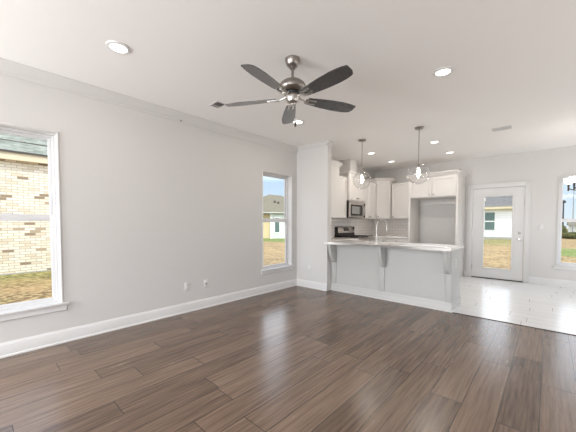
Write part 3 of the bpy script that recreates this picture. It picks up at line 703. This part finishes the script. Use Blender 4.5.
for i in range(7):
    yy = y0+0.022+i*0.0195; b.box(x0+0.018, x1-0.018, yy, yy+0.011, H-0.009, H-0.006)
b.build('louvres', M_VENTW, v)

def plate(name, label, cat, loc, rz, kind):
    # local x right, -y out of the wall
    p = thing(name, label, cat, loc, rz)
    B().box(-0.036, 0.036, -0.006, 0, -0.058, 0.058, 0.003).build('cover_plate', M_PLATE, p, world=False)
    if kind == 'duplex':
        for z in (-0.020, 0.020):
            q = B().box(-0.017, 0.017, -0.0085, -0.005, z-0.014, z+0.014, 0.003).build('socket', M_PLATE, p, world=False)
            B().box(-0.008, -0.005, -0.009, -0.008, z-0.003, z+0.006).box(0.005, 0.008, -0.009, -0.008, z-0.003, z+0.006).build('slots', M_SLOT, q, world=False)
    elif kind == 'cable':
        B().cyl((0, -0.018, 0), 0.006, 0.013, 'y', 12).build('jack', M_DNICKEL, p, world=False)
        B().lathe([(0.016, 0), (0.016, 0.002)], (0, -0.008, 0), 16, 'y').build('jack_collar', M_GREY, p, world=False)
    elif kind == 'switch':
        B().box(-0.016, 0.016, -0.009, -0.005, -0.033, 0.033, 0.002).build('rocker', M_PLATE, p, world=False)
    return p
plate('outlet', 'white duplex outlet low on the left wall', 'outlet', (0, -2.372, 0.362), PI/2, 'duplex')
plate('cable_plate', 'white cable jack plate right of the left wall outlet', 'cable plate', (0, -2.063, 0.356), PI/2, 'cable')
plate('outlet', 'white duplex outlet on the wing wall by the peninsula', 'outlet', (0.328, 0, 0.364), 0, 'duplex')
plate('outlet', 'white duplex outlet on the peninsula end panel', 'outlet', (2.745, 0.35, 0.67), PI/2, 'duplex')
plate('light_switch', 'white light switch on the wall between door and right window', 'light switch', (3.615, YD, 1.17), 0, 'switch')
hk = thing('hook', 'tiny dark hook at the crown moulding of the left wall', 'hook', (0.018, -2.435, 2.64))
B().lathe([(0.010, 0), (0.010, 0.004), (0.004, 0.006)], (0.018, -2.435, 2.640), 12, 'x').build('hook_base', M_DNICKEL, hk)
B().tube([(0.022, -2.435, 2.640), (0.038, -2.435, 2.640), (0.044, -2.435, 2.632), (0.040, -2.435, 2.624)], 0.0035, 8).build('hook_arm', M_SLOT, hk)

# ------------------------------------------------------------------ pendants
def pendant(label, x, y):
    p = thing('pendant_light', label, 'pendant light', (x, y, H), group='clear globe pendants over the peninsula')
    c = (x, y, 0); gz, gr = 2.022, 0.158
    B().lathe([(0.0, 2.712), (0.015, 2.712), (0.058, 2.718), (0.064, 2.726), (0.064, H)], c, 32).build('canopy', M_DNICKEL, p)
    B().lathe([(0.0065, 2.17), (0.0065, 2.715)], c, 12).build('rod', M_DNICKEL, p)
    B().lathe([(0.014, 2.118), (0.017, 2.122), (0.017, 2.160), (0.036, 2.166), (0.036, 2.178), (0.014, 2.184), (0.0, 2.185)], c, 24).build('socket', M_DNICKEL, p)
    prof = []
    for i in range(0, 29):
        a = -PI/2 + (PI-0.27)*i/28
        prof.append((max(gr*math.cos(a), 0.0), gz+gr*math.sin(a)))
    B().lathe(prof, c, 40, cap=False).build('globe', M_GLOBE, p, smooth=80)
    B().lathe([(0.0, 1.965), (0.010, 1.969), (0.018, 1.985), (0.021, 2.015), (0.020, 2.050), (0.015, 2.090), (0.012, 2.118), (0, 2.119)], c, 24).build('bulb', M_BULB, p, smooth=80)
    return p
pd = pendant('glass globe pendant on the left, hanging before the microwave cabinet', 1.232, 0.36)
p2 = copy_tree(pd); p2.location = (2.208, 0.35, H); p2['label'] = 'glass globe pendant on the right, hanging before the refrigerator cabinet'

# ------------------------------------------------------------------ chandelier at the right edge
cx, cy = 4.145, 1.80
ch = thing('chandelier', 'dark chandelier with lit frosted shades at the right edge', 'chandelier', (cx, cy, H))
c = (cx, cy, 0)
B().lathe([(0.0, 2.708), (0.020, 2.708), (0.055, 2.722), (0.060, H)], c, 32).build('canopy', M_DARK, ch)
B().lathe([(0.007, 1.88), (0.007, 2.712)], c, 12).build('rod', M_DARK, ch)
B().lathe([(0.0, 1.68), (0.012, 1.69), (0.020, 1.71), (0.012, 1.74), (0.026, 1.77), (0.030, 1.80), (0.020, 1.84), (0.012, 1.89), (0, 1.89)], c, 24).build('body', M_DARK, ch)
for i in range(6):
    a = math.radians(165+60*i); ca, sa = math.cos(a), math.sin(a); R0 = 0.208
    pt = lambda rr, z: (cx+ca*rr, cy+sa*rr, z)
    ar = B().tube([pt(0.02, 1.800), pt(0.07, 1.765), pt(0.12, 1.755), pt(0.17, 1.765), pt(0.20, 1.785), pt(R0, 1.81)], 0.007, 8).build('arm', M_DARK, ch)
    B().lathe([(0.0, 1.745), (0.008, 1.750), (0.013, 1.765), (0.010, 1.785), (0.012, 1.80), (0.013, 1.838), (0.021, 1.844), (0.021, 1.850), (0, 1.850)], pt(R0, 0), 16).build('socket', M_DARK, ar)
    B().lathe([(0.020, 1.850), (0.038, 1.860), (0.052, 1.885), (0.058, 1.915), (0.062, 1.938), (0.058, 1.938), (0.048, 1.885), (0.016, 1.858)], pt(R0, 0), 24, cap=False).build('shade', M_SHADE, ar, smooth=80)
    B().sphere(pt(R0, 1.885), 0.020, 12, 8).build('bulb', M_SHADE, ar)

# ------------------------------------------------------------------ outside
def ground_h(x, y):
    d = max(0.0, -x-1.0)
    h = -0.25
    if y < 3.0: h += 0.05*min(max(0.0, -x-1.0), 5.0)*(1.0 if y < -0.5 else max(0.0, (3.0-y)/3.5))
    h -= 0.017*max(0.0, (y-3.0-x*0.9)*0.5)*(1.0 if x < -3 else max(0.0, -x/3.0))
    return h
b = B(); gx = [-60+3*i for i in range(20)]+[i*1.0 for i in range(0, 13)]+[14+4*i for i in range(14)]; gy = [-24+2*i for i in range(36)]+[52+8*i for i in range(8)]
vs = [[b.bm.verts.new((x, y, ground_h(x, y))) for y in gy] for x in gx]
for i in range(len(gx)-1):
    for j in range(len(gy)-1): b.bm.faces.new((vs[i][j], vs[i+1][j], vs[i+1][j+1], vs[i][j+1]))
o = b.build('ground', M_GROUND, smooth=60); tag(o, 'dry tan lawn outside with a greener strip', 'ground', kind='structure')

# neighbour's brick house seen through the left window
hb = thing('brick_house', 'cream brick house outside the left window', 'house', (-10.0, -7.0, 0))
B().box(-14, -6.0, -14, -1.2, 0.02, 2.86).build('wall', M_BRICK, hb, smooth=0)
B().box(-14.03, -5.96, -14.03, -1.17, -0.35, 0.02).build('foundation', M_CONC, hb)
B().box(-14.4, -5.85, -14.4, -1.05, 2.80, 2.86).box(-5.88, -5.83, -14.4, -1.03, 2.78, 2.955).box(-14.4, -5.83, -1.08, -1.03, 2.78, 2.955).build('fascia', M_CREAM, hb)
b = B(); s0 = math.tan(math.radians(28))
rows = 7; run = 0.74
for i in range(rows):      # thick shingle courses climbing from the eave to the ridge
    xa, xb = -5.79-run*i, -5.79-run*(i+1)-0.05; ya, yb = -0.99-run*i, -0.99-run*(i+1)-0.05
    z0_, z1_ = 2.955+run*i*s0, 2.955+(run*(i+1)+0.05)*s0
    b.prism([(xa, z0_), (xa, z0_+0.045), (xb, z1_+0.012), (xb, z1_-0.02)], 'y', -14.4, ya)
    if i < 6: b.prism([(ya, z0_), (ya, z0_+0.045), (yb, z1_+0.012), (yb, z1_-0.02)], 'x', -14.4, xa)
b.build('roof', M_SHING, hb, smooth=0)
b = B()
for i in range(rows):
    xa = -5.785-run*i; ya = -0.985-run*i; z0_ = 2.955+run*i*s0
    b.box(xa-0.01, xa, -14.4, ya, z0_-0.004, z0_+0.034)  # drip edge at the eave; higher strips paint the shadow under each course
b.build('drip_and_shadow_strips', M_DARK, hb)

# far house seen through the narrow window; local -y faces the camera
def house_box(b, *a): return b.box(*a)
hf = thing('tan_roof_house', 'distant house with tan hip roof seen through the narrow window', 'house', (-20.55, 19.6, -0.78), math.radians(44.5))
B().box(-5, -0.25, 0.0, 7, 0, 3.15).build('yellow_wall', M_YSIDE, hf, world=False, smooth=0)
B().box(-0.25, 5.2, -0.5, 7, 0, 3.15).build('pale_wall', M_PSIDE, hf, world=False, smooth=0)
B().box(-0.35, -0.05, -0.54, -0.46, 0, 3.15).box(-5.4, 5.5, -1.0, -0.9, 3.20, 3.34).build('trim', M_EXTW, hf, world=False)
b = B(); t_ = bmesh.new()
ev = [(-5.6, -1.05, 3.32), (5.7, -1.05, 3.32), (5.7, 7.6, 3.32), (-5.6, 7.6, 3.32)]; rd = [(-0.6, 3.2, 5.75), (1.0, 3.2, 5.62)]
V = [t_.verts.new(p) for p in ev+rd]
for q in ((0, 1, 5, 4), (1, 2, 5), (2, 3, 4, 5), (3, 0, 4), (3, 2, 1, 0)): t_.faces.new([V[i] for i in q])
b.add(t_); b.build('roof', M_SHINGT, hf, world=False, smooth=0)
for vx, vy, vz in ((0.18, 1.3, 4.68), (0.62, 1.1, 4.56)): B().box(vx-0.13, vx+0.13, vy-0.1, vy+0.1, vz-0.15, vz+0.12, 0.02).build('roof_vent', M_DARK, hf, world=False)
wn = B().frame(0.10, 0.86, 0.85, 2.75, 0.12, -0.56, -0.46).build('window_frame', M_EXTW, hf, world=False)
B().box(0.2, 0.76, -0.53, -0.49, 0.95, 2.65).build('pane', M_EXTG, wn, world=False)

# white house seen through the door glass
hw = thing('white_house', 'white sided house with grey roof seen through the door glass', 'house', (-2.5, 33.0, -0.2))
B().box(-9, 3.0, 29, 38, -0.05, 2.70).build('wall', M_WSIDE, hw, smooth=0)
B().box(-9.02, 3.02, 28.97, 38, -0.45, -0.05).build('foundation', M_CONC, hw)
B().box(-9.5, 3.5, 28.45, 28.55, 2.60, 2.82).box(-9.5, 3.5, 28.55, 29.0, 2.66, 2.70).build('fascia', M_CREAM, hw)
b = B(); t_ = bmesh.new()
V = [t_.verts.new(p) for p in [(-9.6, 28.4, 2.82), (3.6, 28.4, 2.82), (3.6, 38.6, 2.82), (-9.6, 38.6, 2.82), (-4.5, 33.5, 6.2), (-1.5, 33.5, 6.2)]]
for q in ((0, 1, 5, 4), (1, 2, 5), (2, 3, 4, 5), (3, 0, 4), (3, 2, 1, 0)): t_.faces.new([V[i] for i in q])
b.add(t_); b.build('roof', M_SHINGD, hw, smooth=0)
wn = B().frame(-0.98, -0.04, 0.52, 2.36, 0.08, 28.94, 29.02).box(-0.98, -0.04, 28.94, 29.0, 1.38, 1.48).build('window_frame', M_EXTW, hw)
B().box(-0.92, -0.10, 28.975, 28.985, 0.58, 2.30).build('pane', M_EXTG, wn)

# what the right window shows
sl_ = thing('street_lamp', 'dark street lamp outside the right window', 'street lamp', (4.77, 37.4, -0.3))
B().tube([(4.77, 37.4, -0.3), (4.77, 37.4, 1.5), (4.77, 37.4, 3.35)], [0.09, 0.07, 0.055], 10).build('pole', M_POLE, sl_)
B().lathe([(0.06, 3.33), (0.17, 3.40), (0.20, 3.52), (0.12, 3.64), (0, 3.68)], (4.77, 37.4, 0), 16).build('lamp_head', M_POLE, sl_)
up_ = thing('utility_pole', 'thin grey utility pole outside the right window', 'utility pole', (5.62, 40.0, -0.3))
B().tube([(5.62, 40, -0.3), (5.62, 40, 7.0)], [0.05, 0.04], 8).build('pole', M_GPOLE, up_)
B().box(4.9, 6.4, 39.96, 40.04, 6.5, 6.6).build('cross_arm', M_GPOLE, up_)
sh = thing('garden_shed', 'pale shed among bushes outside the right window', 'shed', (5.9, 42.0, -0.4))
B().box(5.45, 6.6, 42, 45, -0.4, 1.05).build('wall', M_PSIDE, sh, smooth=0)
B().prism([(41.7, 1.0), (43.5, 1.7), (45.3, 1.0)], 'x', 5.3, 6.8).build('roof', M_SHINGT, sh, smooth=0)
def bush(label, x, y, zb, rx, ry, rz_, n, trunk=True):
    r = thing('bush', label, 'bush', (x, y, zb))
    b = B(); rnd = random.Random(int(x*100+y))
    for _ in range(n):
        u = rnd.uniform(-1, 1); a = rnd.uniform(0, 2*PI); q = math.sqrt(1-u*u); k = rnd.uniform(0.62, 1.0)
        p = Vector((x+rx*q*math.cos(a)*k, y+ry*q*math.sin(a)*k, zb+rz_*(1+u*k)*1.0))
        n1 = Vector((rnd.uniform(-1, 1), rnd.uniform(-1, 1), rnd.uniform(-1, 1))).normalized(); n2 = n1.orthogonal(); s_ = rnd.uniform(0.08, 0.16)
        vv = [b.bm.verts.new(p+n1*s_), b.bm.verts.new(p+n2*s_*0.6), b.bm.verts.new(p-n1*s_), b.bm.verts.new(p-n2*s_*0.6)]
        b.bm.faces.new(vv)
    b.build('foliage', M_LEAF, r, smooth=0)
    B().tube([(x, y, zb-0.05), (x+0.05, y, zb+rz_*0.6), (x, y, zb+rz_*1.3)], [0.10, 0.07, 0.03], 8).build('trunk', M_BARK, r)
bush('dark bush beside the lamp pole outside the right window', 4.55, 36.2, -0.30, 0.55, 0.8, 0.70, 700)
bush('low olive bush before the pale shed outside the right window', 5.60, 34.5, -0.30, 1.0, 0.8, 0.33, 900)
bush('olive bush right of the pale shed outside the right window', 6.9, 38.0, -0.30, 0.9, 1.0, 0.85, 900)
